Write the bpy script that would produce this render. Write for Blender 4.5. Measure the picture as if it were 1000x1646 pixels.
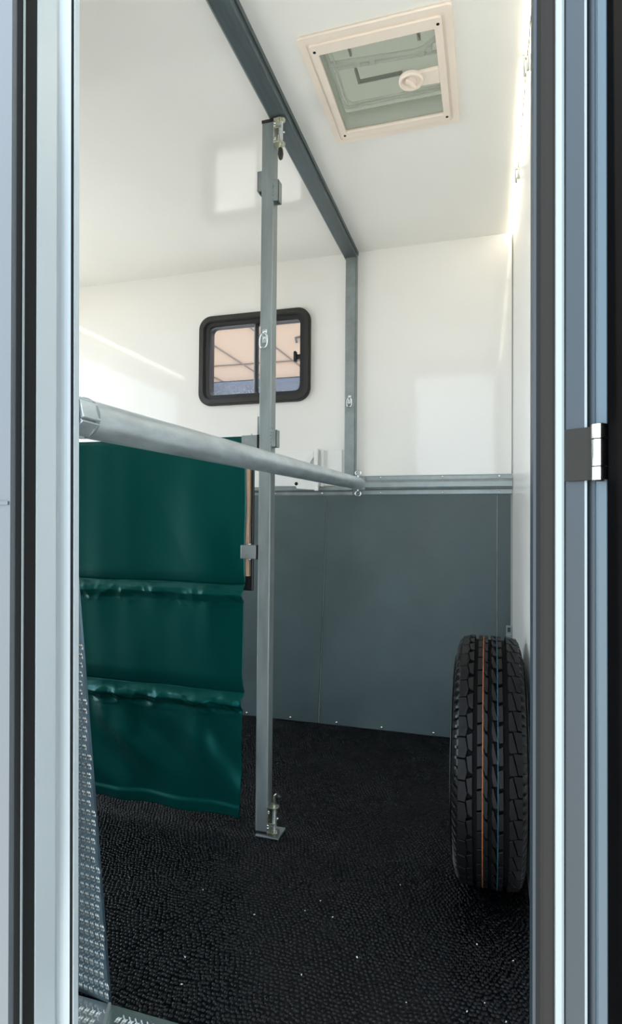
import bpy, bmesh, math, random
import numpy as np
from mathutils import Vector, Matrix, noise
random.seed(7)
rng = np.random.default_rng(7)
for o in list(bpy.data.objects):
    bpy.data.objects.remove(o, do_unlink=True)
S = bpy.context.scene
C = S.collection

# ------------------------------------------------------------------ camera
F_PX, YAW, PITCH, ROLL, CAM_H = 945.72, .292, .0184, -.0081, .9055
Fv = Vector((-math.sin(YAW) * math.cos(PITCH), math.cos(YAW) * math.cos(PITCH), math.sin(PITCH)))
Rv = Vector((math.cos(YAW), math.sin(YAW), 0))
Uv = Rv.cross(Fv)
cr, sr = math.cos(ROLL), math.sin(ROLL)
R2 = cr * Rv - sr * Uv
U2 = sr * Rv + cr * Uv
cam = bpy.data.cameras.new('camera')
cam.sensor_fit = 'HORIZONTAL'
cam.sensor_width = 36
cam.lens = F_PX / 1000 * 36
cam.clip_start = .01
camo = bpy.data.objects.new('camera', cam)
C.objects.link(camo)
camo.matrix_world = Matrix(((R2.x, U2.x, -Fv.x, 0), (R2.y, U2.y, -Fv.y, 0), (R2.z, U2.z, -Fv.z, CAM_H), (0, 0, 0, 1)))
S.camera = camo

# ------------------------------------------------------------------ sky and exposure
W = bpy.data.worlds.new('sky')
S.world = W
W.use_nodes = True
bg = W.node_tree.nodes['Background']
bg.inputs[0].default_value = (.74, .87, 1, 1)
bg.inputs[1].default_value = 1.6
LED_POWER = 8.0
sun = bpy.data.lights.new('sun', 'SUN')
sun.energy = 7.0
sun.color = (1, .94, .84)
sun.angle = .01
suno = bpy.data.objects.new('sun', sun)
C.objects.link(suno)
suno.rotation_euler = Vector((math.cos(math.radians(66)), -.03, -math.sin(math.radians(66)))).to_track_quat('-Z', 'Y').to_euler()
S.view_settings.view_transform = 'Standard'
S.view_settings.look = 'None'
S.view_settings.gamma = 1
S.view_settings.use_curve_mapping = False
S.view_settings.exposure = 1.56


# ------------------------------------------------------------------ materials
def mat(name, col, rough=.5, metal=0., var=0., vscale=8., bump=0., bscale=60., bdist=.002, rvar=0., stretch=None,
        col2=None, spec=.5, coat=0., emit=None, emit_s=0., detail=5.):
    m = bpy.data.materials.new(name)
    m.use_nodes = True
    n, l = m.node_tree.nodes, m.node_tree.links
    b = n['Principled BSDF']
    b.inputs['Base Color'].default_value = (*col, 1)
    b.inputs['Roughness'].default_value = rough
    b.inputs['Metallic'].default_value = metal
    b.inputs['Specular IOR Level'].default_value = spec
    b.inputs['Coat Weight'].default_value = coat
    if emit:
        b.inputs['Emission Color'].default_value = (*emit, 1)
        b.inputs['Emission Strength'].default_value = emit_s
    if var or bump or rvar:
        tc = n.new('ShaderNodeTexCoord')
        mp = n.new('ShaderNodeMapping')
        if stretch:
            mp.inputs['Scale'].default_value = stretch
        l.new(tc.outputs['Object'], mp.inputs['Vector'])
    if var or rvar:
        t = n.new('ShaderNodeTexNoise')
        t.inputs['Scale'].default_value = vscale
        t.inputs['Detail'].default_value = detail
        t.inputs['Roughness'].default_value = .6
        l.new(mp.outputs['Vector'], t.inputs['Vector'])
    if var:
        r = n.new('ShaderNodeValToRGB')
        r.color_ramp.elements[0].position = .3
        r.color_ramp.elements[1].position = .7
        c2 = col2 if col2 else tuple(min(1, c * (1 + var)) for c in col)
        c1 = col if col2 else tuple(c * (1 - var) for c in col)
        r.color_ramp.elements[0].color = (*c1, 1)
        r.color_ramp.elements[1].color = (*c2, 1)
        l.new(t.outputs['Fac'], r.inputs['Fac'])
        l.new(r.outputs['Color'], b.inputs['Base Color'])
    if rvar:
        mr = n.new('ShaderNodeMapRange')
        mr.inputs['From Min'].default_value = .3
        mr.inputs['From Max'].default_value = .7
        mr.inputs['To Min'].default_value = max(.02, rough - rvar)
        mr.inputs['To Max'].default_value = min(1, rough + rvar)
        l.new(t.outputs['Fac'], mr.inputs['Value'])
        l.new(mr.outputs['Result'], b.inputs['Roughness'])
    if bump:
        t2 = n.new('ShaderNodeTexNoise')
        t2.inputs['Scale'].default_value = bscale
        t2.inputs['Detail'].default_value = 4
        l.new(mp.outputs['Vector'], t2.inputs['Vector'])
        bp = n.new('ShaderNodeBump')
        bp.inputs['Strength'].default_value = bump
        bp.inputs['Distance'].default_value = bdist
        l.new(t2.outputs['Fac'], bp.inputs['Height'])
        l.new(bp.outputs['Normal'], b.inputs['Normal'])
    return m


M = {}
M['gel'] = mat('white_gelcoat', (.84, .822, .78), .06, var=.015, vscale=2.5, spec=.3)
M['gelceil'] = mat('white_gelcoat_ceiling', (.88, .868, .82), .09, var=.015, vscale=2.5, spec=.36)
M['gelside'] = mat('white_bulkhead_panel', (.85, .84, .80), .22, var=.015, vscale=2.5, spec=.12)
M['gelwhite'] = mat('white_bracket_paint', (.82, .82, .79), .3)
M['kick'] = mat('grey_rubber_sheet', (.066, .095, .098), .55, var=.2, vscale=3.2, bump=.15, bscale=30, rvar=.1)
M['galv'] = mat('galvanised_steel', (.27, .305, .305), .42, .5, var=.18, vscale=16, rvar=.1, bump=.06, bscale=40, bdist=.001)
M['galvv'] = mat('galvanised_steel_tube', (.27, .305, .305), .42, .5, var=.18, vscale=9, rvar=.1, stretch=(3, 3, .5))
M['galvbar'] = mat('galvanised_round_tube', (.56, .62, .65), .34, .7, var=.26, vscale=9, rvar=.06, stretch=(3, .8, 3))
M['galvd'] = mat('dark_galvanised_channel', (.11, .14, .148), .45, .5, var=.2, vscale=12, rvar=.1, stretch=(6, .6, 6))  # darker grey than the other galvanised parts
M['zinc'] = mat('yellow_zinc', (.62, .62, .50), .25, .9, var=.12, vscale=60)
M['chrome'] = mat('bright_zinc', (.72, .76, .78), .2, .95)
M['hinge'] = mat('polished_hinge_steel', (.72, .70, .66), .12, 1.)
M['hingeplate'] = mat('hinge_plate_dark_reflection', (.022, .021, .018), .5, .1, spec=.15)  # reflection of the dark door put into the plate's colour
M['blackp'] = mat('black_plastic', (.012, .012, .013), .35)
M['winframe'] = mat('dark_window_frame', (.022, .021, .019), .45, bump=.05, bscale=200, bdist=.0005)
M['winseal'] = mat('black_window_seal', (.008, .008, .012), .4)
M['mullion'] = mat('grey_window_bar', (.30, .33, .34), .4, .4)
M['cream'] = mat('cream_plastic', (.90, .785, .675), .4, var=.02, vscale=10)
M['vinyl'] = mat('green_vinyl', (.0012, .045, .040), .25, spec=.45, bump=.12, bscale=7, bdist=.006)
M['vinyl'].node_tree.nodes['Principled BSDF'].inputs['Specular Tint'].default_value = (.12, .75, .70, 1)
M['wood'] = mat('plywood_edge', (.62, .42, .28), .6, var=.15, vscale=30, stretch=(1, 8, 1))
M['rubber'] = mat('tyre_rubber', (.0040, .0041, .0045), .5, spec=.2, var=.18, vscale=20, bump=.1, bscale=120, bdist=.0006)
M['rubberside'] = mat('tyre_sidewall', (.005, .0053, .006), .34, bump=.05, bscale=60, bdist=.0006)
M['groove'] = mat('dull_groove_rubber', (.004, .004, .0043), .85, spec=.1)
M['orange'] = mat('orange_tread_line', (.26, .075, .02), .6, var=.35, vscale=60)
M['blue'] = mat('blue_tread_line', (.006, .055, .085), .6, var=.35, vscale=60)
M['rim'] = mat('grey_wheel_steel', (.5, .52, .54), .35, .8)
M['floor'] = mat('black_rubber_mat', (.0020, .0025, .0034), .27, spec=.21, var=.25, vscale=4, bump=.2, bscale=300, bdist=.0006, rvar=.08)
M['aluplate'] = mat('tread_plate_blue_reflection', (.20, .30, .38), .28, .8, var=.08, vscale=30)  # bare aluminium; the blue reflection is painted into its base colour
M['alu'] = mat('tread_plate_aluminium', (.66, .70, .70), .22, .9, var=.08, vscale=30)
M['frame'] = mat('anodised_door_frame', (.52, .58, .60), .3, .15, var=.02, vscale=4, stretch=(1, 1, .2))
M['framesky'] = mat('sky_tinted_frame_edge', (.06, .09, .11), .3, .2)  # blue light of the sky painted into the frame colour
M['framelip'] = mat('pale_frame_lip', (.28, .315, .315), .3)
M['frameshade'] = mat('shaded_door_frame', (.021, .031, .039), .36, .2, var=.05, vscale=5, stretch=(1, 1, .2))  # frame metal of the right jamb, its shade painted into the colour
M['gasket'] = mat('dark_rubber_gasket', (.016, .016, .016), .7, spec=.12, var=.04, vscale=5)
M['gasket2'] = mat('brown_grey_gasket', (.024, .022, .020), .7, spec=.12)
M['outer'] = mat('pale_outer_panel', (.088, .099, .108), .35, var=.02, vscale=3)
M['leaf'] = mat('black_door_skin', (.0008, .0008, .001), .8, spec=.02, var=.3, vscale=30)
M['ground'] = mat('pale_concrete', (.36, .36, .35), .9, var=.2, vscale=6)
M['peach'] = mat('peach_render', (.235, .16, .112), .85, var=.03, vscale=.8)
M['bluewall'] = mat('slate_blue_plinth', (.04, .045, .062), .8, var=.25, vscale=3)
M['batten'] = mat('brown_grey_batten', (.075, .052, .04), .7)
M['led'] = mat('led_strip', (1, .96, .85), .5, emit=(1, .90, .72), emit_s=LED_POWER)
M['cable'] = mat('brown_cable', (.16, .14, .10), .5)
M['clip'] = mat('grey_green_clip', (.42, .46, .42), .35)
M['sealant'] = mat('grey_corner_bead', (.24, .24, .21), .5)
M['ventgrey'] = mat('grey_green_vent_frame', (.60, .62, .55), .45)
M['debris'] = mat('pale_chaff', (.75, .74, .70), .6)


def mix_shader(name, a, fac, noise_scale=None):
    """transparent mixed with a surface"""
    m = bpy.data.materials.new(name)
    m.use_nodes = True
    n, l = m.node_tree.nodes, m.node_tree.links
    out = n['Material Output']
    b = n['Principled BSDF']
    for k, v in a.items():
        b.inputs[k].default_value = v
    tr = n.new('ShaderNodeBsdfTransparent')
    mx = n.new('ShaderNodeMixShader')
    mx.inputs[0].default_value = fac
    l.new(tr.outputs[0], mx.inputs[1])
    l.new(b.outputs[0], mx.inputs[2])
    l.new(mx.outputs[0], out.inputs[0])
    return m, mx


def glass_mat():
    m, mx = mix_shader('window_glass', {'Base Color': (.75, .8, .9, 1), 'Roughness': .08}, .06)
    n, l = m.node_tree.nodes, m.node_tree.links
    tc = n.new('ShaderNodeTexCoord')
    sx = n.new('ShaderNodeSeparateXYZ')
    l.new(tc.outputs['Object'], sx.inputs[0])
    t = n.new('ShaderNodeTexNoise')
    t.inputs['Scale'].default_value = 260
    t.inputs['Detail'].default_value = 2
    l.new(tc.outputs['Object'], t.inputs['Vector'])
    th = n.new('ShaderNodeMapRange')       # dried droplets gathered near the sill
    th.inputs['From Min'].default_value = .56
    th.inputs['From Max'].default_value = .68
    th.inputs['To Min'].default_value = 0
    th.inputs['To Max'].default_value = .8
    l.new(t.outputs['Fac'], th.inputs['Value'])
    zr = n.new('ShaderNodeMapRange')
    zr.inputs['From Min'].default_value = 1.60
    zr.inputs['From Max'].default_value = 1.50
    l.new(sx.outputs['Z'], zr.inputs['Value'])
    mu = n.new('ShaderNodeMath')
    mu.operation = 'MULTIPLY'
    l.new(th.outputs[0], mu.inputs[0])
    l.new(zr.outputs[0], mu.inputs[1])
    ad = n.new('ShaderNodeMath')
    ad.operation = 'ADD'
    ad.inputs[1].default_value = .05
    l.new(mu.outputs[0], ad.inputs[0])
    l.new(ad.outputs[0], mx.inputs[0])
    return m


M['glass'] = glass_mat()
M['screen'] = mix_shader('insect_screen', {'Base Color': (.50, .54, .46, 1), 'Roughness': .6}, .22)[0]


def dome_mat():
    m = bpy.data.materials.new('frosted_roof_dome')
    m.use_nodes = True
    n, l = m.node_tree.nodes, m.node_tree.links
    b = n['Principled BSDF']
    b.inputs['Base Color'].default_value = (.36, .37, .335, 1)
    b.inputs['Roughness'].default_value = .5
    tl = n.new('ShaderNodeBsdfTranslucent')
    tl.inputs[0].default_value = (.36, .37, .335, 1)
    mx = n.new('ShaderNodeMixShader')
    mx.inputs[0].default_value = .5
    l.new(b.outputs[0], mx.inputs[1])
    l.new(tl.outputs[0], mx.inputs[2])
    l.new(mx.outputs[0], n['Material Output'].inputs[0])
    return m


M['dome'] = dome_mat()


# ------------------------------------------------------------------ helpers
def setp(o, label=None, cat=None, group=None, kind=None):
    for k, v in (('label', label), ('category', cat), ('group', group), ('kind', kind)):
        if v:
            o[k] = v
    return o


def empty(name, loc, label, cat, group=None, kind=None):
    o = bpy.data.objects.new(name, None)
    o.empty_display_size = .02
    C.objects.link(o)
    o.location = loc
    return setp(o, label, cat, group, kind)


def link(name, me, parent=None):
    o = bpy.data.objects.new(name, me)
    C.objects.link(o)
    if parent:
        o.parent = parent
        p = parent
        off = Vector((0, 0, 0))
        while p:
            off += p.location
            p = p.parent
        o.location = -off          # mesh data is written in world coordinates
    return o


def join(bm, src, mtx=None):
    me = bpy.data.meshes.new('tmp')
    src.to_mesh(me)
    if mtx:
        me.transform(mtx)
    bm.from_mesh(me)
    bpy.data.meshes.remove(me)
    src.free()


class B:
    """collects shapes, written in world coordinates, into one mesh"""
    def __init__(s):
        s.bm = bmesh.new()

    def box(s, x0, x1, y0, y1, z0, z1, bev=0., seg=2, mtx=None):
        b = bmesh.new()
        bmesh.ops.create_cube(b, size=1)
        for v in b.verts:
            v.co = Vector(((x0 + x1) / 2 + v.co.x * (x1 - x0), (y0 + y1) / 2 + v.co.y * (y1 - y0), (z0 + z1) / 2 + v.co.z * (z1 - z0)))
        if bev:
            bmesh.ops.bevel(b, geom=list(b.edges), offset=bev, segments=seg, profile=.5, affect='EDGES')
        join(s.bm, b, mtx)
        return s

    def prism(s, pts, h0, h1, axis='Z', bev=0.):
        """polygon extruded along an axis; pts are the other two coordinates"""
        def P(a, c, h):
            return {'Z': (a, c, h), 'Y': (a, h, c), 'X': (h, a, c)}[axis]
        b = bmesh.new()
        lo = [b.verts.new(P(a, c, h0)) for a, c in pts]
        hi = [b.verts.new(P(a, c, h1)) for a, c in pts]
        b.faces.new(lo)
        b.faces.new(hi)
        k = len(pts)
        for i in range(k):
            b.faces.new((lo[i], lo[(i + 1) % k], hi[(i + 1) % k], hi[i]))
        bmesh.ops.recalc_face_normals(b, faces=b.faces)
        if bev:
            bmesh.ops.bevel(b, geom=list(b.edges), offset=bev, segments=2, profile=.5, affect='EDGES')
        join(s.bm, b)
        return s

    def tube(s, pts, r, n=10, closed=False, cap=True):
        """round bar through points; r may be a list"""
        pts = [Vector(p) for p in pts]
        k = len(pts)
        rr = r if isinstance(r, (list, tuple)) else [r] * k
        rings = []
        up = None
        for i, p in enumerate(pts):
            if closed:
                t = (pts[(i + 1) % k] - pts[i - 1]).normalized()
            else:
                t = (pts[min(i + 1, k - 1)] - pts[max(i - 1, 0)]).normalized()
            if up is None:
                up = t.orthogonal().normalized()
            up = (up - t * up.dot(t)).normalized()
            sd = t.cross(up)
            rings.append([s.bm.verts.new(p + (up * math.cos(a) + sd * math.sin(a)) * rr[i]) for a in [2 * math.pi * j / n for j in range(n)]])
        m = k if closed else k - 1
        for i in range(m):
            a, c = rings[i], rings[(i + 1) % k]
            sh = 0
            if closed and i == k - 1:
                sh = min(range(n), key=lambda q: (a[0].co - c[q].co).length)
            for j in range(n):
                f = s.bm.faces.new((a[j], a[(j + 1) % n], c[(j + 1 + sh) % n], c[(j + sh) % n]))
                f.smooth = True
        if cap and not closed:
            for f in (s.bm.faces.new(list(reversed(rings[0]))), s.bm.faces.new(rings[-1])):
                for e in f.edges:
                    e.smooth = False
        return s

    def dome(s, c, nrm, r, h, n=10):
        """screw or rivet head"""
        c, nrm = Vector(c), Vector(nrm).normalized()
        a = nrm.orthogonal().normalized()
        b = nrm.cross(a)
        prev = None
        for q, (rad, hh) in enumerate(((1, 0), (.95, .45), (.6, .85))):
            ring = [s.bm.verts.new(c + (a * math.cos(t) + b * math.sin(t)) * r * rad + nrm * h * hh) for t in [2 * math.pi * j / n for j in range(n)]]
            if prev:
                for j in range(n):
                    f = s.bm.faces.new((prev[j], prev[(j + 1) % n], ring[(j + 1) % n], ring[j]))
                    f.smooth = True
            else:
                s.bm.faces.new(list(reversed(ring)))
            prev = ring
        top = s.bm.verts.new(c + nrm * h)
        for j in range(n):
            f = s.bm.faces.new((prev[j], prev[(j + 1) % n], top))
            f.smooth = True
        return s

    def build(s, name, material, parent=None, smooth=False):
        me = bpy.data.meshes.new(name)
        bmesh.ops.recalc_face_normals(s.bm, faces=s.bm.faces)
        s.bm.to_mesh(me)
        s.bm.free()
        me.materials.append(M[material])
        if smooth:
            me.polygons.foreach_set('use_smooth', [True] * len(me.polygons))
        return link(name, me, parent)


def frame_ring(b, outer, inner, y0, y1, r0, r1, n=8, axis='Y', bev=0.):
    """rectangular ring with rounded corners (x0,x1,z0,z1), extruded between y0 and y1"""
    def loop(x0, x1, z0, z1, r):
        out = []
        for cx, cz, a0 in ((x1 - r, z1 - r, 0), (x0 + r, z1 - r, 90), (x0 + r, z0 + r, 180), (x1 - r, z0 + r, 270)):
            for k in range(n + 1):
                a = math.radians(a0 + 90 * k / n)
                out.append((cx + r * math.cos(a), cz + r * math.sin(a)))
        return out
    lo, li = loop(*outer, r0), loop(*inner, r1)
    bm = b.bm

    def V(p, y):
        return bm.verts.new((p[0], y, p[1]) if axis == 'Y' else (p[0], p[1], y))
    L = [[V(p, y) for p in l] for l, y in ((lo, y0), (li, y0), (li, y1), (lo, y1))]
    k = len(lo)
    for q in range(4):
        A, Bq = L[q], L[(q + 1) % 4]
        for j in range(k):
            f = bm.faces.new((A[j], A[(j + 1) % k], Bq[(j + 1) % k], Bq[j]))
            f.smooth = q in (1, 3)
    return b


XR, XL, YF, YN, ZC = .099, -2.49, 2.584, .655, 2.13

# ------------------------------------------------------------------ the shell
fl = setp(B().box(XL - .04, .14, .55, YF + .05, -.05, -.004).build('floor', 'floor'), 'black pebbled rubber mat floor of the trailer', 'floor', kind='structure')


def pebbles():
    p = .0104
    xs = np.arange(XL + .03, XR - .004, p)
    ys = np.arange(.975, YF - .012, p * .92)
    X, Y = np.meshgrid(xs, ys)
    X = X + (np.arange(len(ys)) % 2)[:, None] * p * .5
    X = X + .006 * np.sin(Y * 13 + 2 * np.sin(X * 5)) + .004 * np.sin(Y * 41 + X * 17)
    Y = Y + .006 * np.sin(X * 15 + 1.5 * np.sin(Y * 7)) + .003 * np.sin(X * 47 - Y * 23)
    X = (X + rng.normal(0, .0011, X.shape)).ravel()
    Y = (Y + rng.normal(0, .0011, Y.shape)).ravel()
    ok = (X > XL + .02) & (X < XR - .004) & (Y > .972) & (Y < YF - .01)
    X, Y = X[ok], Y[ok]
    n = len(X)
    r = p * rng.uniform(.44, .56, n)
    e = rng.uniform(.8, 1.25, n)
    th = .6 + rng.normal(0, .5, n)
    h = rng.uniform(.0022, .0034, n)
    ang = np.arange(6) * math.pi / 3
    V = np.zeros((n, 13, 3))
    for q, (rad, hh) in enumerate(((1.0, 0.), (.66, .72))):
        lx = np.cos(ang)[None] * (r * e)[:, None] * rad
        ly = np.sin(ang)[None] * (r / e)[:, None] * rad
        V[:, q * 6:q * 6 + 6, 0] = X[:, None] + lx * np.cos(th)[:, None] - ly * np.sin(th)[:, None]
        V[:, q * 6:q * 6 + 6, 1] = Y[:, None] + lx * np.sin(th)[:, None] + ly * np.cos(th)[:, None]
        V[:, q * 6:q * 6 + 6, 2] = (-.0042 + h * hh)[:, None]
    V[:, 12, 0], V[:, 12, 1], V[:, 12, 2] = X, Y, -.0042 + h
    q4 = np.array([[j, (j + 1) % 6, 6 + (j + 1) % 6, 6 + j] for j in range(6)])
    t3 = np.array([[6 + j, 6 + (j + 1) % 6, 12] for j in range(6)])
    off = (np.arange(n) * 13)[:, None, None]
    Q = (q4[None] + off).reshape(-1)
    T = (t3[None] + off).reshape(-1)
    me = bpy.data.meshes.new('rubber_bumps')
    me.vertices.add(n * 13)
    me.vertices.foreach_set('co', V.reshape(-1))
    nq, nt = n * 6, n * 6
    me.loops.add(nq * 4 + nt * 3)
    me.loops.foreach_set('vertex_index', np.concatenate([Q, T]).astype(np.int32))
    me.polygons.add(nq + nt)
    st = np.concatenate([np.arange(nq) * 4, nq * 4 + np.arange(nt) * 3]).astype(np.int32)
    me.polygons.foreach_set('loop_start', st)
    me.polygons.foreach_set('use_smooth', np.ones(nq + nt, dtype=bool))
    me.update(calc_edges=True)
    me.materials.append(M['floor'])
    o = link('rubber_bumps', me, fl)
    o['kind'] = 'stuff'


pebbles()


def tread_bars(name, parent, w0, w1, h0, h1, place, pu=.0125, pv=.0175, hgt=.0026, skip=None):
    """raised bars of tread plate: a pair of leaning bars and a short cross bar in each cell; place(u, v, height) -> xyz"""
    verts, faces = [], []

    def bar(cu, cv, ln, wd, a):
        ca, sa = math.cos(a), math.sin(a)
        i = len(verts)
        for du, dv, dh in ((ln, 0, 0), (0, wd, 0), (-ln, 0, 0), (0, -wd, 0), (ln * .45, 0, 1), (-ln * .45, 0, 1)):
            verts.append(place(cu + du * ca - dv * sa, cv + du * sa + dv * ca, dh * hgt))
        faces.extend([(i, i + 1, i + 4), (i + 1, i + 5, i + 4), (i + 1, i + 2, i + 5), (i + 2, i + 3, i + 5), (i + 3, i + 4, i + 5), (i + 3, i, i + 4)])
    nv = int((h1 - h0) / pv)
    nu = int((w1 - w0) / pu)
    for j in range(nv):
        for i in range(nu):
            u, v = w0 + (i + .5) * pu, h0 + (j + .5) * pv + (i % 2) * .0
            if skip and skip(u, v):
                continue
            bar(u - .0022, v, .0066, .0019, math.radians(68))
            bar(u + .0022, v, .0066, .0019, math.radians(68))
            bar(u + pu * .5, v + pv * .5, .0052, .0017, math.radians(-35))
    me = bpy.data.meshes.new(name)
    me.from_pydata(verts, [], faces)
    me.materials.append(M['alu'])
    o = link(name, me, parent)
    o['kind'] = 'stuff'
    return o


# threshold plates on the floor, mitred at the corner
t1 = B().prism([(-.676, .967), (XR, .967), (XR, .55), (-.60, .55), (-.60, .80)], -.0045, -.0005).build('threshold_plate', 'alu', fl)
t2 = B().prism([(-.680, .967), (-.604, .80), (-.604, .55), (-1.1, .66), (-1.1, .967)], -.0045, -.0005).build('threshold_plate', 'alu', fl)
tread_bars('tread_bars', t1, -.66, XR - .01, .67, .965, lambda u, v, h: (u, v, -.0005 + h), skip=lambda u, v: u < -.672 + (.967 - v) * .45 + .012)
tread_bars('tread_bars', t2, -1.09, -.60, .67, .965, lambda u, v, h: (u, v, -.0005 + h), skip=lambda u, v: u > -.686 + (.967 - v) * .45 - .008)
B().prism([(-.681, .968), (-.675, .968), (-.598, .80), (-.604, .80)], -.0005, .0022).build('mitre_strip', 'framelip', fl)

VX0, VX1, VY0, VY1 = -.430, -.120, 1.432, 1.766        # roof opening
cb = B()
for a in ((XL - .04, VX0, .55, YF + .05), (VX1, .14, .55, YF + .05), (VX0, VX1, .55, VY0), (VX0, VX1, VY1, YF + .05)):
    cb.box(*a, ZC, ZC + .035)
setp(cb.build('ceiling', 'gelceil'), 'glossy white ceiling panel of the trailer', 'ceiling', kind='structure')

WX0, WX1, WZ0, WZ1 = -1.312, -.818, 1.505, 1.865       # window opening
wb = B()
for a in ((XL - .04, WX0, 0, ZC), (WX1, .14, 0, ZC), (WX0, WX1, 0, WZ0), (WX0, WX1, WZ1, ZC)):
    wb.box(a[0], a[1], YF, YF + .04, a[2], a[3])
wall_far = setp(wb.build('wall_far', 'gel'), 'glossy white side wall facing the doorway', 'wall', kind='structure')
wall_right = setp(B().box(XR, .14, YN, YF, 0, ZC).build('wall_right', 'gelside'), 'glossy white bulkhead wall behind the tyre', 'wall', kind='structure')
lb = B()
for a in ((YN, .74, 0, ZC), (2.34, YF, 0, ZC), (.74, 2.34, 1.96, ZC)):
    lb.box(XL - .04, XL, a[0], a[1], a[2], a[3])
setp(lb.build('wall_left', 'gel'), 'white rear frame around the open ramp doorway', 'wall', kind='structure')
nb = B()
nb.box(XL - .04, -.56, .575, YN, 0, ZC).box(-.56, .14, .575, YN, 2.02, ZC)
setp(nb.build('wall_near', 'gel'), 'white side wall around the entrance doorway', 'wall', kind='structure')

# grey kick sheets on the far wall, three pieces
ks = [(XL + .02, -.722), (-.7195, .036), (.0385, .092)]
for i, (a, b_) in enumerate(ks):
    x0t = a + (.022 if i == 1 else 0)
    pts = [(a - (.012 if i == 1 else 0), .0), (b_ - (.012 if i == 0 else 0), .0), (b_ + (.020 if i == 0 else 0), 1.032), (a + (.020 if i == 1 else 0), 1.032)]
    B().prism(pts, YF - (.008 if i < 2 else .005), YF, axis='Y', bev=.0012).build('kick_sheet', 'kick', wall_far)
B().prism([(-.7305, 0), (-.7285, 0), (-.6985, 1.03), (-.7005, 1.03)], YF - .0095, YF - .006, axis='Y').build('sheet_seam', 'galv', wall_far)
for x in (-1.3, -1.08, -.864, -.646, -.443, -.220, -.02):
    B().dome((x, YF - .008, .012), (0, -1, 0), .0055, .004).build('rivet', 'chrome', wall_far)

# galvanised rail along the far wall
tr = B()
tr.prism([(YF, 1.030), (YF - .006, 1.030), (YF - .010, 1.034), (YF - .010, 1.052), (YF - .034, 1.056), (YF - .038, 1.064), (YF - .038, 1.084), (YF - .034, 1.092),
          (YF - .010, 1.097), (YF - .010, 1.112), (YF - .006, 1.116), (YF, 1.116)], -.575, XR - .003, axis='X')
rail = setp(tr.build('trim_1', 'galv'), 'galvanised top hat rail screwed along the far wall', 'rail', kind='structure')
for x in (-.453, -.186, .046):
    for z in (1.107, 1.041):
        B().dome((x, YF - .010, z), (0, -1, 0), .0048, .003).build('screw', 'chrome', rail)
tl = B()
tl.prism([(YF, 1.030), (YF - .008, 1.030), (YF - .010, 1.034), (YF - .010, 1.046), (YF - .022, 1.054), (YF - .022, 1.068), (YF, 1.072)], XL + .01, -.580, axis='X')
rail2 = setp(tl.build('trim_2', 'galv'), 'low galvanised edging above the grey kick sheet', 'rail', kind='structure')
for x in (-1.2, -.95, -.722):
    B().dome((x, YF - .010, 1.040), (0, -1, 0), .0048, .003).build('screw', 'chrome', rail2)

# corner bead between far and right wall, seam bead along the ceiling
setp(B().prism([(XR, YF), (XR - .0045, YF), (XR, YF - .0045)], 1.118, ZC - .001).build('trim_3', 'sealant'), 'thin grey bead in the corner of the white walls', 'trim', kind='structure')
setp(B().prism([(XR, YF - .008), (XR - .008, YF - .008), (XR, YF - .016)], 0, 1.03).build('trim_4', 'sealant'), 'grey bead in the corner beside the kick sheet', 'trim', kind='structure')

# ------------------------------------------------------------------ window
win = empty('window_1', (-1.065, YF, WZ0), 'black framed sliding window in the white wall', 'window', kind='structure')
b = B()
frame_ring(b, (-1.348, -.783, 1.467, 1.901), (-1.318, -.813, 1.497, 1.871), YF - .016, YF, .062, .040, n=8)
frame_ring(b, (-1.341, -.790, 1.474, 1.894), (-1.323, -.808, 1.492, 1.876), YF - .022, YF - .014, .056, .046, n=8)
b.build('frame', 'winframe', win)
b = B()
frame_ring(b, (-1.319, -.812, 1.496, 1.872), (-1.298, -.833, 1.517, 1.852), YF - .010, YF + .05, .040, .026, n=8)
b.build('seal', 'winseal', win)
B().box(-1.315, -1.040, YF + .018, YF + .022, 1.505, 1.866).build('pane', 'glass', win)
B().box(-1.075, -.818, YF + .027, YF + .031, 1.505, 1.866).build('pane', 'glass', win)
B().box(-1.062, -1.050, YF + .008, YF + .026, 1.507, 1.862, .002).build('sliding_bar', 'winseal', win)
B().box(-1.072, -1.065, YF + .012, YF + .024, 1.507, 1.862, .002).build('sliding_bar', 'mullion', win)
lt = B()
lt.box(-.866, -.852, YF - .012, YF + .012, 1.652, 1.702, .005, 3).box(-.858, -.830, YF + .004, YF + .014, 1.665, 1.690, .003)
lt.build('latch', 'blackp', win)

# ------------------------------------------------------------------ outside, seen through the glass
setp(B().box(-40, 40, -40, 40, -.60, -.50).build('ground', 'ground'), 'pale concrete ground outside the trailer', 'ground', kind='structure')
hall = setp(B().box(-14, 8, 7.0, 7.3, -.5, 7).build('wall_outside', 'peach'), 'peach rendered hall wall behind the window', 'wall', kind='structure')
B().box(-14, 8, 6.93, 7.0, -.5, 2.73, .05).build('plinth', 'bluewall', hall)
for p0, p1 in (((-4.2, 3.72), (-2.70, 2.725)), ((-3.3, 3.70), (-2.08, 2.728)), ((-5.6, 2.965), (-1.2, 2.938)), ((-5.6, 3.45), (-1.2, 3.43)), ((-4.4, 3.30), (-3.26, 2.712))):
    B().tube([(p0[0], 6.985, p0[1]), (p1[0], 6.985, p1[1])], .0075, 8).build('wire', 'batten', hall)
B().tube([(-2.32, 6.97, 3.227), (-2.18, 6.97, 3.243)], .012, 8).tube([(-2.32, 6.97, 3.232), (-2.302, 6.97, 3.163)], .012, 8).build('wall_hook', 'blackp', hall)

# ------------------------------------------------------------------ door frame (the doorway the camera looks through)
df = empty('door_1', (-.25, .6, 0), 'grey aluminium framed entrance doorway', 'doorway', kind='structure')
Z0, Z1 = -.03, 2.02
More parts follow.
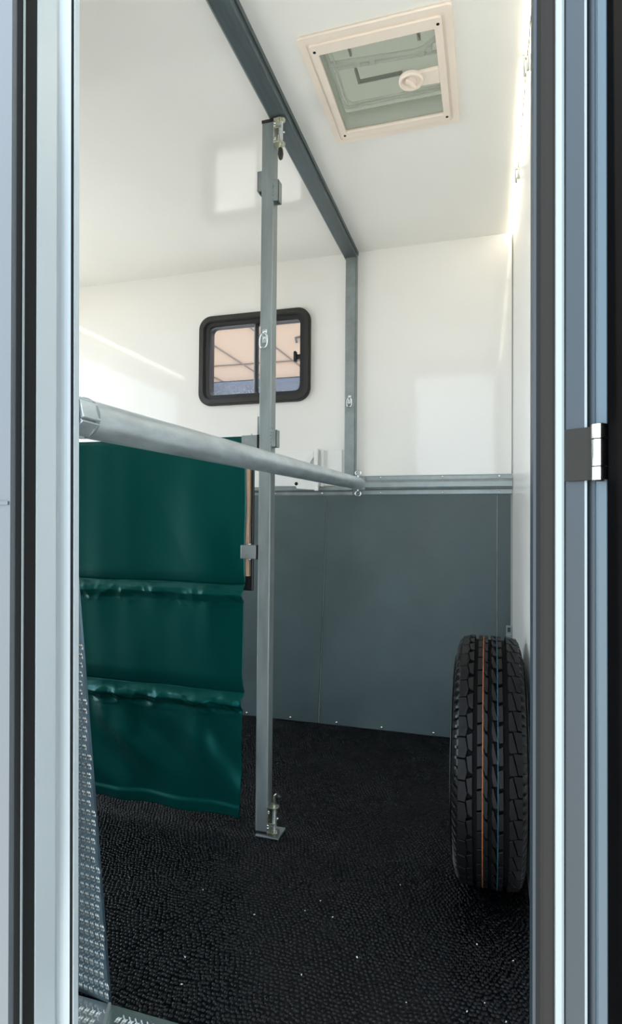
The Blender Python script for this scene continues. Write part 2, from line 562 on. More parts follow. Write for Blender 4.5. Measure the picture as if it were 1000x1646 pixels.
# left jamb, profile in plan from inside to outside
arc = [(-.511 - .010 * math.sin(math.pi * k / 8), .648 - .022 * k / 8) for k in range(9)]
B().prism([(-.5125, .6565), (-.5095, .6565), (-.5095, .648), (-.5125, .648)], Z0, Z1).build('jamb_lip', 'frame', df)
B().prism([(-.5100, .6485)] + [(-.5135 - .011 * math.sin(math.pi * min(1, k / 10) * .9), .645 - .026 * k / 10) for k in range(11)] + [(-.5125, .617), (-.5125, .584), (-.580, .584), (-.580, .6485)], Z0, Z1).build('jamb', 'frame', df)
B().prism([(-.5132, .6465), (-.5105, .6465), (-.5105, .6445), (-.5132, .6445)], Z0, Z1).build('jamb_gasket', 'gasket', df)
g = B().prism([(-.514, .584), (-.5135, .562), (-.516, .556), (-.54, .556), (-.54, .584)], Z0, Z1).build('jamb_gasket', 'gasket', df)
B().prism([(-.5130, .563), (-.5120, .563), (-.5120, .5605), (-.5130, .5605)], Z0, Z1).build('gasket_bead', 'framelip', g)
B().box(XL - .04, -.5175, .548, .575, Z0, ZC + .035).build('outer_panel', 'outer', df)
B().box(XL - .04, -.5195, .5462, .5485, .9235, .9275).build('panel_seam', 'outer', df)
for o in list(df.children) + list(g.children):        # this side of the frame stands about a degree out of plumb
    o.data.transform(Matrix(((1, 0, -.0165, -.008 + .9 * .0165), (0, 1, 0, 0), (0, 0, 1, 0), (0, 0, 0, 1))))
# right jamb
B().prism([(.0445, .657), (.0415, .640), (.0430, .622), (.049, .618), (.140, .618), (.140, .657)], Z0, Z1).build('jamb', 'frameshade', df)
B().prism([(.0455, .618), (.0450, .606), (.058, .600), (.140, .600), (.140, .618)], Z0, Z1).build('jamb_gasket', 'gasket', df)
B().prism([(.0490, .600), (.0475, .592), (.0500, .587), (.0570, .583), (.0640, .583), (.0640, .600)], Z0, Z1).build('jamb_gasket', 'gasket2', df)
B().prism([(.0590, .5845), (.0595, .578), (.0640, .574), (.0660, .574), (.0660, .600)], Z0, Z1).build('jamb_lip', 'framelip', df)
B().prism([(.0655, .576), (.0665, .5755), (.0815, .566), (.0835, .566), (.0840, .5685), (.0905, .5635), (.140, .5635), (.140, .600), (.0655, .600)], Z0, Z1).build('frame_face', 'frameshade', df)
B().prism([(.0815, .5655), (.0835, .5655), (.0835, .5640), (.0815, .5645)], Z0, Z1).build('frame_bead', 'framelip', df)
B().prism([(.0895, .5635), (.0900, .5590), (.0912, .5570), (.0970, .5530), (.140, .5530), (.140, .5635)], Z0, Z1).build('frame_edge', 'framesky', df)
hg = B().prism([(.0660, .5722), (.0665, .5705), (.0830, .5600), (.0880, .5530), (.0900, .5550), (.0840, .5655)], .9445, .9910, bev=.0003).build('hinge', 'hingeplate', df)
B().tube([(.0915, .5515, .9795), (.0915, .5515, .9915)], .0072, 16).build('knuckle', 'hinge', hg)
B().tube([(.0915, .5515, .9560), (.0915, .5515, .9785)], .0070, 16).build('knuckle', 'hinge', hg)
B().tube([(.0915, .5515, .9440), (.0915, .5515, .9550)], .0072, 16).build('knuckle', 'hinge', hg)
B().tube([(.0915, .5515, .9432), (.0915, .5515, .9925)], .0035, 10).build('pin', 'gasket', hg)
dl = empty('door_leaf', (.12, .5, -.03), 'black entrance door leaf standing open against the right frame', 'door')
B().box(.0972, .102, -.10, .5510, Z0, 2.0, .001).build('skin', 'leaf', dl)
B().box(.102, .132, -.10, .5510, Z0, 2.0, .001).build('core', 'outer', dl)

# ------------------------------------------------------------------ raked tread plate beside the doorway
kp = empty('kick_panel', (-.72, .967, 0), 'raked tread plate panel just inside the left of the doorway', 'panel')
ROT = .10


def plate_pt(u, v, h):          # u: left along the plate from its foot, v: up, h: towards the doorway
    return (-.678 - u * math.cos(ROT) - h * math.sin(ROT), .967 + u * math.sin(ROT) - h * math.cos(ROT), v)


bm = B()
vs = [[bm.bm.verts.new(plate_pt(u, v, h)) for (u, v) in ((0, 0), (.42, 0), (.42, .9), (.108, .9))] for h in (0, -.006)]
bm.bm.faces.new(vs[0])
bm.bm.faces.new(vs[1])
for i in range(4):
    bm.bm.faces.new((vs[0][i], vs[0][(i + 1) % 4], vs[1][(i + 1) % 4], vs[1][i]))
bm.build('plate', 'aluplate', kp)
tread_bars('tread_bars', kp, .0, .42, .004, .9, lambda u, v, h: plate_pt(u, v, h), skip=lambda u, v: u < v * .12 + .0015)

# ------------------------------------------------------------------ ceiling channel and wall upright
gf = empty('partition_frame', (-.59, YF, 1.12), 'galvanised channel along the ceiling with an upright on the far wall', 'frame')
ZB = 2.104
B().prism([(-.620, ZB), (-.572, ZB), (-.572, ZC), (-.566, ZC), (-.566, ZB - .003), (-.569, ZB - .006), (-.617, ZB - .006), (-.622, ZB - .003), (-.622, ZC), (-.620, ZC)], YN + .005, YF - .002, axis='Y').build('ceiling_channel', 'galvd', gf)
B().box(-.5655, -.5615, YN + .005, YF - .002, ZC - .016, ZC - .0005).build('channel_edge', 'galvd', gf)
up = B()
up.prism([(-.616, YF), (-.616, YF - .022), (-.613, YF - .026), (-.571, YF - .026), (-.568, YF - .022), (-.568, YF)], 1.117, ZB - .006)
up.build('upright', 'galv', gf)
B().box(-.5675, -.5645, YF - .024, YF, 1.117, ZC - .002).build('upright_edge', 'galv', gf)


def tie_ring(parent, x, y, z, s=1.):
    """screw plate with a hanging oval ring, facing the camera side (-Y)"""
    pl = B()
    pl.box(x - .007 * s, x + .007 * s, y - .0025, y, z - .014 * s, z + .026 * s, .001)
    p = pl.build('ring_plate', 'chrome', parent)
    B().dome((x, y - .0025, z + .019 * s), (0, -1, 0), .0055 * s, .004).build('screw', 'chrome', p)
    B().dome((x, y - .0025, z + .001 * s), (0, -1, 0), .0050 * s, .004).build('screw', 'chrome', p)
    pts = []
    for k in range(28):
        a = 2 * math.pi * k / 28
        ca, sa = math.cos(a), math.sin(a)
        pts.append((x + .0118 * s * math.copysign(abs(ca) ** .7, ca), y - .009 - .004 * (1 - sa) / 2, z - .010 * s + .0215 * s * math.copysign(abs(sa) ** .8, sa)))
    B().tube(pts, .0026 * s, 8, closed=True).build('ring', 'chrome', parent)


tie_ring(gf, -.592, YF - .026, 1.452, .95)

# ------------------------------------------------------------------ centre post
PX0, PX1, PY0, PY1 = -.644, -.606, 1.605, 1.643
post = empty('partition_post', (-.625, 1.624, .006), 'square galvanised centre post standing on a small floor plate', 'post')
B().box(PX0, PX1, PY0, PY1, .012, 2.088, .003, 3).build('tube', 'galvv', post)
B().box(PX0 - .001, PX1 + .001, PY0 - .001, PY1 + .001, 2.088, 2.0965, .001).build('end_cap', 'blackp', post)
B().box(PX0 + .001, PX1 - .001, PY0 + .001, PY1 - .001, .005, .012, .001).build('end_cap', 'blackp', post)
tie_ring(post, -.628, PY0, 1.446, 1.0)


def socket(x0, x1, z0, z1, y0, y1):
    t = .003
    s = B()
    s.box(x0, x1, y0, y0 + t, z0, z1, .0008)
    s.box(x0, x1, y1 - t, y1, z0, z1, .0008)
    if x0 < PX0 - .002:
        s.box(x0, x0 + t, y0, y1, z0, z1, .0008)
    else:
        s.box(x1 - t, x1, y0, y1, z0, z1, .0008)
    o = s.build('hinge_socket', 'galv', post)
    xw = PX0 if x0 < PX0 - .002 else PX1
    w = B()
    for q in range(5):
        w.dome((xw, y0 + .0, z0 + (z1 - z0) * (q + .5) / 5), (0, -1, 0), .0035, .0022, 8)
    w.build('weld', 'galv', o)


socket(PX0 - .016, PX0, 1.890, 1.950, 1.612, 1.642)
socket(PX1, PX1 + .017, 1.850, 1.912, 1.604, 1.632)
socket(PX0 - .012, PX0, 1.168, 1.220, 1.622, 1.646)
socket(PX1, PX1 + .017, 1.126, 1.176, 1.604, 1.632)


def helix(b, x, y, z0, z1, r, turns, wr):
    n = turns * 10
    b.tube([(x + r * math.cos(2 * math.pi * k / 10), y + r * math.sin(2 * math.pi * k / 10), z0 + (z1 - z0) * k / n) for k in range(n + 1)], wr, 5)


def spring_bolt(z_in, sgn):
    """spring bolt: back plate on the post, two lugs, coil, rod; sgn +1 points the handle down (top bolt), -1 up (floor bolt)"""
    lt = B()
    za, zb = sorted((z_in, z_in - sgn * .078))
    lt.box(PX1, PX1 + .003, 1.600, 1.634, za, zb, .001)
    plate = lt.build('bolt_plate', 'zinc', post)
    xb, yb = PX1 + .019, 1.611
    for k, zz in enumerate((z_in - sgn * .004, z_in - sgn * .076)):
        pts = [(PX1 + .001, 1.598), (PX1 + .019, 1.596), (PX1 + .031, 1.603), (PX1 + .033, 1.613), (PX1 + .028, 1.623), (PX1 + .001, 1.632)]
        B().prism(pts, zz - .0016, zz + .0016, bev=.0005).build('bolt_lug', 'zinc', plate)
    pts = [(PX1 + .001, 1.599), (PX1 + .024, 1.599), (PX1 + .024, 1.604), (PX1 + .001, 1.604)]
    B().prism(pts, z_in - sgn * .030 - .0012, z_in - sgn * .030 + .0012).build('bolt_lug', 'zinc', plate)
    for zz in (.016, .024, .058, .062):
        B().dome((PX1 + .003, 1.602 if zz < .05 else 1.606, z_in - sgn * zz), (.6, -1, 0), .004, .003, 8).build('screw', 'chrome', plate)
    B().dome((PX1 + .030, 1.606, z_in - sgn * .046), (1, -1, 0), .0038, .004, 8).build('screw', 'chrome', plate)
    hb = B()
    helix(hb, xb, yb, z_in - sgn * .008, z_in - sgn * .068, .0058, 14, .0013)
    hb.build('spring', 'chrome', post)
    if sgn > 0:
        rod = B().tube([(xb, yb, z_in + .004), (xb, yb, z_in - .100)], .0048, 12)
        rod.build('bolt_rod', 'zinc', post)
        B().tube([(xb, yb, z_in - .088), (xb, yb, z_in - .092), (xb + .001, yb - .001, z_in - .108), (xb + .001, yb - .001, z_in - .120), (xb, yb - .001, z_in - .124)], [.0052, .0074, .0085, .0062, .002], 14).build('bolt_knob', 'blackp', post)
    else:
        rod = B().tube([(xb, yb, .004), (xb, yb, .112), (xb + .001, yb, .118), (xb + .005, yb, .122), (xb + .010, yb - .001, .1215)], .0042, 12)
        rod.build('bolt_rod', 'zinc', post)
        B().tube([(xb + .006, yb - .001, .1215), (xb + .008, yb - .001, .121), (xb + .019, yb - .002, .116), (xb + .021, yb - .002, .115)], [.0050, .0060, .0064, .003], 14).build('bolt_knob', 'blackp', post)


spring_bolt(2.0955, 1)
spring_bolt(.010, -1)
setp(B().prism([(-.641, 1.600), (-.570, 1.598), (-.570, 1.662), (-.641, 1.662)], -.001, .0040, bev=.001).build('floor_plate', 'galv'), 'small galvanised plate on the mat under the centre post', 'plate')

# ------------------------------------------------------------------ breast bar
bar = empty('breast_bar', (-.545, 2.5, 1.078), 'long round galvanised bar crossing the trailer at chest height', 'bar')
A0, A1 = Vector((-.545, .694, 1.0497)), Vector((-.545, YF - .045, 1.080))
dirb = (A1 - A0).normalized()
B().tube([A0, A1], .0275, 28).build('tube', 'galvbar', bar, False)
B().tube([A0 - dirb * .003, A0 - dirb * .001, A0 + dirb * .002, A0 + dirb * .005], [.0262, .0292, .0292, .0272], 28).build('weld_bead', 'galv', bar)
eb = B()
for k in range(6):
    a = math.radians(60 * k + 15)
    eb.box(-.0125, .0125, -.034, .004, .0215, .0275, .001, 2, Matrix.Translation(A0) @ Matrix.Rotation(a, 4, 'Y'))
eb.tube([A0 + Vector((0, -.036, 0)), A0], .0222, 20)
eb.build('end_sleeve', 'galvbar', bar)
B().tube([A1, A1 + dirb * .006], .0285, 24).build('end_collar', 'galv', bar)
for z, zz in ((1.126, 1), (1.035, -1)):
    c = Vector((-.545, YF - .055, z))
    pts = [c + Vector((.0125 * math.cos(2 * math.pi * k / 20), 0, .0105 * math.sin(2 * math.pi * k / 20))) for k in range(20)]
    B().tube(pts, .0032, 8, closed=True).tube([c - Vector((0, 0, zz * .012)), c - Vector((0, 0, zz * .022))], .0045, 8).build('eye_pin', 'chrome', bar)
B().prism([(-.572, 1.052), (-.518, 1.052), (-.518, 1.110), (-.572, 1.110)], YF - .045, YF - .036, axis='Y', bev=.001).build('end_bracket', 'galv', bar)

# ------------------------------------------------------------------ green partition with hanging skirt
part = empty('divider_partition', (-1.0, 1.63, .74), 'dark green vinyl partition with hanging skirt, bracketed to the centre post', 'partition')
PXL, PXR = -1.90, -.690
nz = noise.noise


def fold(x, z):
    """front surface position: towards the doorway is positive"""
    d = .012
    d += .008 * nz(Vector((x * 5.5, z * 1.3, 2.))) + .003 * nz(Vector((x * 12, z * 3, 5.))) + .004 * abs(nz(Vector((x * 4 + z * 3, z * 2, 7.))))
    for zs, amp in ((.722, .8), (.402, 1.15)):
        w = z - zs
        if 0 <= w < .05:
            d -= .013 * amp * (1 - w / .05) ** 2
        if -.075 < w < 0:
            t = -w / .075
            pf = t / .42 if t < .42 else max(0, 1 - (t - .42) / .3)
            d += amp * (.016 * pf - .013 * max(0, 1 - t / .25))
            d += amp * (.014 * (.30 - abs(nz(Vector((x * 15, z * 20, zs * 9))))) + .007 * (.3 - abs(nz(Vector((x * 34 + z * 40, z * 45, zs * 3)))))) * math.sin(t * math.pi)
        if -.22 < w < 0:
            d += .014 * amp * nz(Vector((x * 13, z * 4.5, zs * 5 + 3))) * (1 + w / .22) * min(1, -w / .03)
    if z < .40:                      # slanting creases of the lowest panel
        s_ = x * .8 + z * .7
        d += .009 * math.sin(s_ * 34 + 2 * nz(Vector((x * 4, z * 4, 8.)))) * max(0, min(1, (.36 - z) / .1)) * max(0, nz(Vector((x * 2.5, z * 2.5, 1.))) + .45)
    if z < .075:
        d += .006 * min(1, (.075 - z) / .006)
    if z > .72:                      # stretched over the board
        d += .005 * math.sin(x * 15 + .6) * max(0, min(1, (1.14 - z) / .2)) + .004 * nz(Vector((x * 5, z * 2, 11.)))
        if z > 1.14:
            d -= .008 * ((z - 1.14) / .022) ** 2
    return d


def cloth(name, z0, z1, nzr):
    xs = list(np.linspace(PXL, -1.32, 31)[:-1]) + list(np.linspace(-1.32, PXR, 221))
    nx = len(xs) - 1
    verts, faces = [], []
    for side in (0, 1):
        for j in range(nzr + 1):
            z = z0 + (z1 - z0) * j / nzr
            for i in range(nx + 1):
                x = float(xs[i])
                xe = x
                if i == nx:
                    xe = x + .0025 * nz(Vector((1, z * 9, 4.))) - max(0, (.4 - z)) * .022 + (.004 if z > .73 else 0)
                d = fold(x, z) - side * .003
                zz = z
                if z0 < .1 and j == 0:
                    zz = z - .004 * (x + .69) * 0
                verts.append((xe, 1.625 - d, zz))
    st = (nx + 1) * (nzr + 1)
    for j in range(nzr):
        for i in range(nx):
            a = j * (nx + 1) + i
            faces.append((a, a + 1, a + nx + 2, a + nx + 1))
            faces.append((st + a, st + a + nx + 1, st + a + nx + 2, st + a + 1))
    for i in range(nx):
        for a, q in ((i, 1), (nzr * (nx + 1) + i, 0)):
            faces.append((a, st + a, st + a + 1, a + 1))
    for j in range(nzr):
        for a in (j * (nx + 1), j * (nx + 1) + nx):
            faces.append((a, a + nx + 1, st + a + nx + 1, st + a))
    me = bpy.data.meshes.new(name)
    me.from_pydata(verts, [], faces)
    me.materials.append(M['vinyl'])
    me.polygons.foreach_set('use_smooth', [True] * len(me.polygons))
    return link(name, me, part)


cloth('cover_panel', .722, 1.162, 80)
cloth('skirt_panel', .402, .722, 100)
cloth('skirt_panel', .040, .402, 110)
B().box(PXL, -.681, 1.6255, 1.641, .745, 1.150, .001).build('board', 'wood', part)
B().box(PXL, -.6835, 1.632, 1.6345, .745, 1.1505).box(PXL, -.6805, 1.632, 1.6345, .748, 1.148).build('board_ply', 'batten', part)
B().box(PXL, -.674, 1.642, 1.652, .700, 1.152, .003).build('back_skin', 'blackp', part)
for z0, z1 in ((1.123, 1.163), (.798, .838)):
    st_ = B().box(-.700, PX0 - .006, 1.606, 1.640, z0, z1, .002).build('bracket_tube', 'galv', part)
    B().box(PX0 - .0065, PX0 - .001, 1.605, 1.641, z0 - .001, z1 + .001, .001).build('tube_cap', 'gasket', st_)
    B().dome((-.674, 1.616, z1), (0, 0, 1), .0055, .006).build('bolt_head', 'chrome', st_)
    B().dome((-.674, 1.616, z0), (0, 0, -1), .0055, .006).build('bolt_head', 'chrome', st_)

# ------------------------------------------------------------------ roof vent
vent = empty('roof_vent', (-.275, 1.598, ZC), 'cream square roof vent with frosted panel and turn knob', 'vent')
OX0, OX1, OY0, OY1 = -.467, -.084, 1.387, 1.811
b = B()
frame_ring(b, (OX0, OX1, OY0, OY1), (OX0 + .018, OX1 - .018, OY0 + .018, OY1 - .018), ZC - .009, ZC, .010, .008, axis='Z')
b.build('outer_frame', 'cream', vent)
b = B()
frame_ring(b, (OX0 + .017, OX1 - .017, OY0 + .017, OY1 - .017), (OX0 + .027, OX1 - .027, OY0 + .027, OY1 - .027), ZC - .006, ZC, .006, .006, axis='Z')
frame_ring(b, (OX0 + .025, OX1 - .025, OY0 + .025, OY1 - .025), (-.424, -.128, 1.443, 1.760), ZC - .013, ZC, .006, .003, axis='Z')
b.build('inner_frame', 'cream', vent)
for x in (-.431, -.119):
    for y in (1.431, 1.770):
        B().dome((x, y, ZC - .013), (0, 0, -1), .0042, .0015, 8).build('screw', 'gasket', vent)
B().box(-.424, -.128, 1.443, 1.760, ZC - .004, ZC - .002).build('insect_screen', 'screen', vent)
kn = B()
kn.prism([(-.128, 1.572), (-.128, 1.626), (-.205, 1.622), (-.205, 1.574)], ZC - .014, ZC - .004, bev=.002)
arm = kn.build('knob_arm', 'cream', vent)
cx, cy = -.204, 1.597
b = B()
rg = [(.0335, -.008), (.0335, -.014), (.0325, -.018), (.0300, -.0195), (.0270, -.0195), (.0250, -.017), (.0240, -.010), (.0, -.0085)]
prev = None
for r_, z_ in rg[:-1]:
    ring = [b.bm.verts.new((cx + r_ * math.cos(2 * math.pi * k / 28), cy + r_ * math.sin(2 * math.pi * k / 28), ZC + z_)) for k in range(28)]
    if prev:
        for k in range(28):
            f = b.bm.faces.new((prev[k], prev[(k + 1) % 28], ring[(k + 1) % 28], ring[k]))
            f.smooth = True
    prev = ring
b.bm.faces.new(prev)
b.build('knob_ring', 'cream', arm)
b = B()
b.tube([(cx, cy, ZC - .010), (cx, cy, ZC - .014), (cx, cy, ZC - .0155)], [.0175, .0170, .0145], 24)
mt = Matrix.Translation((cx, cy, ZC - .019)) @ Matrix.Rotation(math.radians(62), 4, 'Z')
b.box(-.019, .019, -.0050, .0050, -.007, .006, .003, 3, mt)
b.build('knob_handle', 'cream', arm)
# shaft, dome and the lifting frame behind the screen
b = B()
frame_ring(b, (VX0, VX1, VY0, VY1), (VX0 + .003, VX1 - .003, VY0 + .003, VY1 - .003), ZC, ZC + .055, .012, .010, axis='Z')
b.build('shaft', 'ventgrey', vent)
B().box(VX0 - .01, VX1 + .01, VY0 - .01, VY1 + .01, ZC + .056, ZC + .062, .002).build('dome', 'dome', vent)
b = B()
for q, r_ in ((0, .0050), (.013, .0032)):
    b.tube([(-.413 + q, 1.46, ZC + .018), (-.413 + q, 1.66 - q, ZC + .018), (-.409 + q, 1.682 - q, ZC + .018), (-.398 + q, 1.692 - q, ZC + .018), (-.13, 1.692 - q, ZC + .018)], r_, 8)
b.tube([(-.420, 1.520, ZC + .02), (-.19, 1.540, ZC + .02), (-.165, 1.536, ZC + .02), (-.126, 1.508, ZC + .02)], .0065, 8)
b.tube([(-.420, 1.540, ZC + .02), (-.126, 1.556, ZC + .02)], .0040, 8)
for x, y in ((-.34, 1.534), (-.30, 1.537), (-.17, 1.545), (-.15, 1.535)):
    b.box(x - .008, x + .008, y - .009, y + .009, ZC + .012, ZC + .026, .002)
b.build('lift_frame', 'ventgrey', vent)
b = B()
for x0, x1, y0, y1 in ((-.363, -.357, 1.500, 1.540), (-.180, -.172, 1.500, 1.538), (-.362, -.355, 1.594, 1.645), (-.355, -.235, 1.640, 1.645)):
    B().box(x0, x1, y0, y1, ZC + .045, ZC + .055).build('lid_rib', 'gasket', vent)

# ------------------------------------------------------------------ LED strips in the ceiling corners
led = empty('led_strip', (XR, 1.6, ZC), 'lit LED strip along the ceiling corner above the tyre', 'light')
B().box(XR - .0090, XR - .0048, YN + .01, YF - .004, ZC - .004, ZC - .001).build('emitter', 'led', led)
pts = [(XR - .0028 + .0008 * math.sin(k * 2.1), YN + .01 + (YF - .012 - YN) * k / 60, ZC - .0055 - .001 * math.sin(k * 1.3)) for k in range(61)]
B().tube(pts, .0016, 6).build('cable', 'cable', led)
for y in (1.60, 2.10):
    b = B()
    b.box(XR - .012, XR, y, y + .012, ZC - .012, ZC, .002)
    b.tube([(XR - .010, y + .004, ZC - .008), (XR - .011, y + .006, ZC - .030), (XR - .010, y + .010, ZC - .055)], .0030, 8)
    b.tube([(XR - .003, y + .004, ZC - .008), (XR - .002, y - .002, ZC - .028), (XR - .003, y - .004, ZC - .050)], .0030, 8)
    b.build('cable_clip', 'clip', led)
led2 = empty('led_strip', (XL, 1.6, ZC), 'lit LED strip over the open rear doorway, mirrored in the far wall', 'light')
B().box(XL + .0045, XL + .0105, YN + .05, YF - .01, ZC - .006, ZC - .003).build('emitter', 'led', led2)
B().box(XL, XL + .0040, YN + .05, YF - .01, ZC - .008, ZC - .001).build('channel', 'galv', led2)

# ------------------------------------------------------------------ spare tyre
RT, TYC, TX = .3036, 1.627, .004
tyre = empty('spare_tyre', (TX, TYC, -.002), 'black trailer tyre with orange and blue tread lines standing against the right wall', 'tyre')
NB = 42


def tp(x, r, a):
    return (TX + x, TYC + r * math.cos(a), RT + r * math.sin(a))


def lathe(b, prof, n=126, closed=True, start=0):
    rings = [[b.bm.verts.new(tp(x, r, 2 * math.pi * k / n)) for k in range(n)] for x, r in prof]
    m = len(rings) if closed else len(rings) - 1
    for i in range(m):
        A, Bq = rings[i], rings[(i + 1) % len(rings)]
        for k in range(n):
            f = b.bm.faces.new((A[k], A[(k + 1) % n], Bq[(k + 1) % n], Bq[k]))
            f.smooth = True
    return b


R0 = RT - .0115                     # groove floor
half = [(.030, R0), (.055, R0 - .001), (.0655, R0 - .005), (.0725, R0 - .016), (.0790, .262), (.0835, .245), (.0850, .228), (.0835, .210), (.0780, .193), (.0700, .180), (.0640, .174), (.0560, .172)]
prof = [(-x, r) for x, r in reversed(half)] + half + [(.050, .180), (-.050, .180)]
lathe(B(), prof).build('carcass', 'rubberside', tyre)
lathe(B(), [(-.066, R0 - .0060), (-.056, R0 - .0004), (-.030, R0 + .0006), (.030, R0 + .0006), (.056, R0 - .0004), (.066, R0 - .0060)], closed=False).build('tread_base', 'groove', tyre)


def tread_mesh(name, outline, sipes, r_top=RT, side_drop=None):
    """outline: (x, arc fraction of one pitch) polygon, wrapped on the tyre at angle 0"""
    pitch = 2 * math.pi / NB
    b = bmesh.new()

    def rad(x):
        return r_top - (max(0, abs(x) - .045) * .22)
    top = [b.verts.new((x, rad(x) * math.cos(t * pitch), rad(x) * math.sin(t * pitch))) for x, t in outline]
    cxm = sum(x for x, t in outline) / len(outline)
    ctm = sum(t for x, t in outline) / len(outline)
    lo = []
    for x, t in outline:
        xx, tt = cxm + (x - cxm) * 1.00, ctm + (t - ctm) * 1.02
        rr = R0 - .003 - max(0, abs(x) - .05) * .25
        lo.append(b.verts.new((xx, rr * math.cos(tt * pitch), rr * math.sin(tt * pitch))))
    b.faces.new(top)
    k = len(outline)
    for i in range(k):
        b.faces.new((top[i], top[(i + 1) % k], lo[(i + 1) % k], lo[i]))
    bmesh.ops.recalc_face_normals(b, faces=b.faces)
    ed = [e for e in b.edges if e.verts[0] in top and e.verts[1] in top]
    bmesh.ops.bevel(b, geom=ed, offset=.0007, segments=1, affect='EDGES')
    me = bpy.data.meshes.new(name)
    b.to_mesh(me)
    b.free()
    me.materials.append(M['rubber'])
    return me


rows = [
    # left shoulder: an L shaped outer block and an inner block
    [[(-.0660, .03), (-.0500, .03), (-.0455, .55), (-.0500, .97), (-.0660, .97)],
     [(-.0480, -.10), (-.0350, -.22), (-.0345, .60), (-.0370, .64), (-.0440, .52)]],
    # rib with the orange line
    [[(-.0258, .04), (-.0150, -.02), (-.0150, .88), (-.0252, .94)], [(-.0142, .0), (-.0075, .42), (-.0030, .46), (-.0020, .70), (-.0032, 1.30), (-.0080, 1.28), (-.0142, .92)]],
    # rib with the blue line
    [[(.0062, .05), (.0095, .10), (.0150, .62), (.0195, .98), (.0088, .98), (.0052, .60)], [(.0165, .30), (.0295, .18), (.0300, 1.00), (.0210, 1.06)]],
    # right shoulder
    [[(.0412, .10), (.0480, .02), (.0540, .50), (.0585, .94), (.0430, .99), (.0412, .80)], [(.0500, -.02), (.0690, -.02), (.0690, .92), (.0600, .90), (.0555, .44)]],
]
phase = [.0, .35, .1, .55]
for ri, rw in enumerate(rows):
    for outline in rw:
        me = tread_mesh('tread_block', outline, 0)
        for k in range(NB):
            o = bpy.data.objects.new('tread_block', me)
            C.objects.link(o)
            o.parent = tyre
            o.location = (0, 0, RT + .002)
            o.rotation_euler = (2 * math.pi * (k + phase[ri]) / NB, 0, 0)
for nm, xx, w in (('orange', -.0135, .0011), ('blue', .0185, .0010)):
    lathe(B(), [(xx - w, RT - .002), (xx - w, RT + .0003), (xx + w, RT + .0003), (xx + w, RT - .002)], 126).build(nm + '_stripe', nm, tyre)
# small ribs round both shoulders, a raised ring on the sidewall
b = B()
for sd in (-1, 1):
    for k in range(84):
        a = 2 * math.pi * k / 84
        for da in (0,):
            v = [b.bm.verts.new(tp(sd * x, r, a + d_)) for x, r, d_ in ((.0690, .2935, -.012), (.0690, .2935, .012), (.0800, .2660, .014), (.0800, .2660, -.014), (.0735, .2900, -.009), (.0735, .2900, .009), (.0805, .2680, .010), (.0805, .2680, -.010))]
            for q in ((0, 1, 5, 4), (1, 2, 6, 5), (2, 3, 7, 6), (3, 0, 4, 7), (4, 5, 6, 7)):
                b.bm.faces.new([v[j] for j in q])
b.build('shoulder_ribs', 'rubberside', tyre)['kind'] = 'stuff'
b = B()
for sd in (-1, 1):
    lathe(b, [(sd * .0845, .2500), (sd * .0862, .2480), (sd * .0868, .2440), (sd * .0850, .2420), (sd * .0830, .2450)], 96)
b.build('sidewall_ring', 'rubberside', tyre)
rimb = B()
lathe(rimb, [(-.060, .185), (-.064, .182), (-.064, .176), (-.056, .170), (-.040, .164), (.040, .164), (.056, .170), (.064, .176), (.064, .182), (.060, .185), (.050, .178), (.036, .172), (-.036, .172), (-.050, .178)], 64)
lathe(rimb, [(-.012, .166), (-.010, .110), (-.024, .090), (-.024, .045), (-.018, .045), (-.018, .088), (-.004, .108), (-.006, .166)], 48)
rimb.build('wheel_rim', 'rim', tyre)

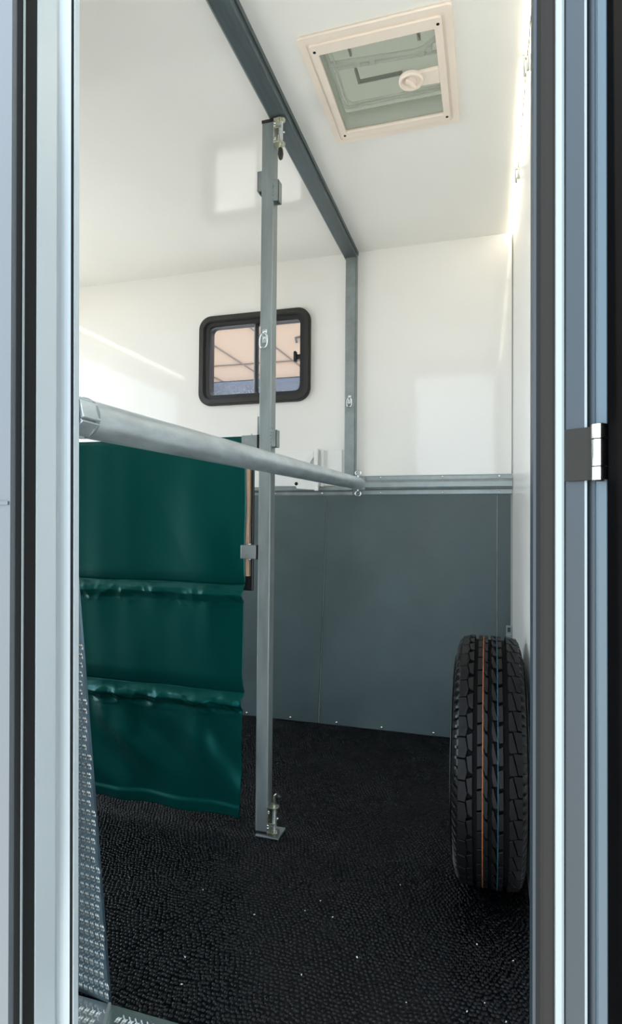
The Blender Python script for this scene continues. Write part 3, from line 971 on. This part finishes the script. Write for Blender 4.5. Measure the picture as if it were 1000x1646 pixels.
# ------------------------------------------------------------------ small fittings
sb = empty('wall_bracket', (-.80, YF, 1.07), 'white folding bracket fixed low on the far wall left of the upright', 'bracket')
B().box(-1.02, -.63, YF - .006, YF, 1.074, 1.238, .002).build('back_board', 'gelwhite', sb)
B().box(-.757, -.737, YF - .030, YF - .006, 1.070, 1.243, .003).build('flange', 'gelwhite', sb)
B().box(-.729, -.713, YF - .018, YF - .006, 1.070, 1.238, .003).build('flange', 'gelwhite', sb)
B().prism([(-.757, 1.232), (-.757, 1.205), (-.795, 1.150), (-.850, 1.120), (-.850, 1.140), (-.810, 1.172)], YF - .030, YF - .014, axis='Y', bev=.002).build('stay', 'gelwhite', sb)
tb = B().prism([(-.842, 1.098), (-.742, 1.112), (-.730, 1.088), (-.734, 1.062), (-.744, 1.053), (-.836, 1.060)], YF - .040, YF - .006, axis='Y', bev=.003).build('tray', 'gelwhite', sb)
B().dome((-.836, YF - .040, 1.083), (0, -1, 0), .008, .002, 14).build('dark_hole', 'gasket', tb)  # dark disc painted in for the shade inside the tray's hole
B().box(-.748, -.730, YF - .048, YF - .040, 1.050, 1.066, .002).build('stop', 'gelwhite', tb)

cbk = empty('corner_bracket', (XR, YF - .02, .40), 'small steel bracket with a square hole behind the tyre', 'bracket')
b = B()
frame_ring(b, (XR - .026, XR - .001, .455, .490), (XR - .020, XR - .007, .463, .483), YF - .030, YF - .026, .002, .001)
b.build('slotted_plate', 'galv', cbk)
B().box(XR - .026, XR - .001, YF - .030, YF - .010, .395, .455, .002).build('body', 'galv', cbk)
B().dome((XR - .020, YF - .030, .412), (0, -1, 0), .004, .003, 8).build('screw', 'chrome', cbk)

fd = B()
for k in range(20):
    x, y = random.uniform(-.7, .06), random.uniform(.99, 1.5)
    if k < 8:
        x = random.uniform(-.08, .06)
    a, s_ = random.uniform(0, 6.28), random.uniform(.0005, .0011)
    fd.box(-s_ * 2, s_ * 2, -s_, s_, -.0005, .0005, 0, 1, Matrix.Translation((x, y, -.0006)) @ Matrix.Rotation(a, 4, 'Z'))
fd.box(-.007, .007, -.0025, .0025, -.0006, .0006, 0, 1, Matrix.Translation((.022, 1.02, -.0004)) @ Matrix.Rotation(-.5, 4, 'Z'))
setp(fd.build('chaff_crumbs', 'debris'), 'tiny white crumbs of chaff scattered on the rubber mat', 'debris', kind='stuff')
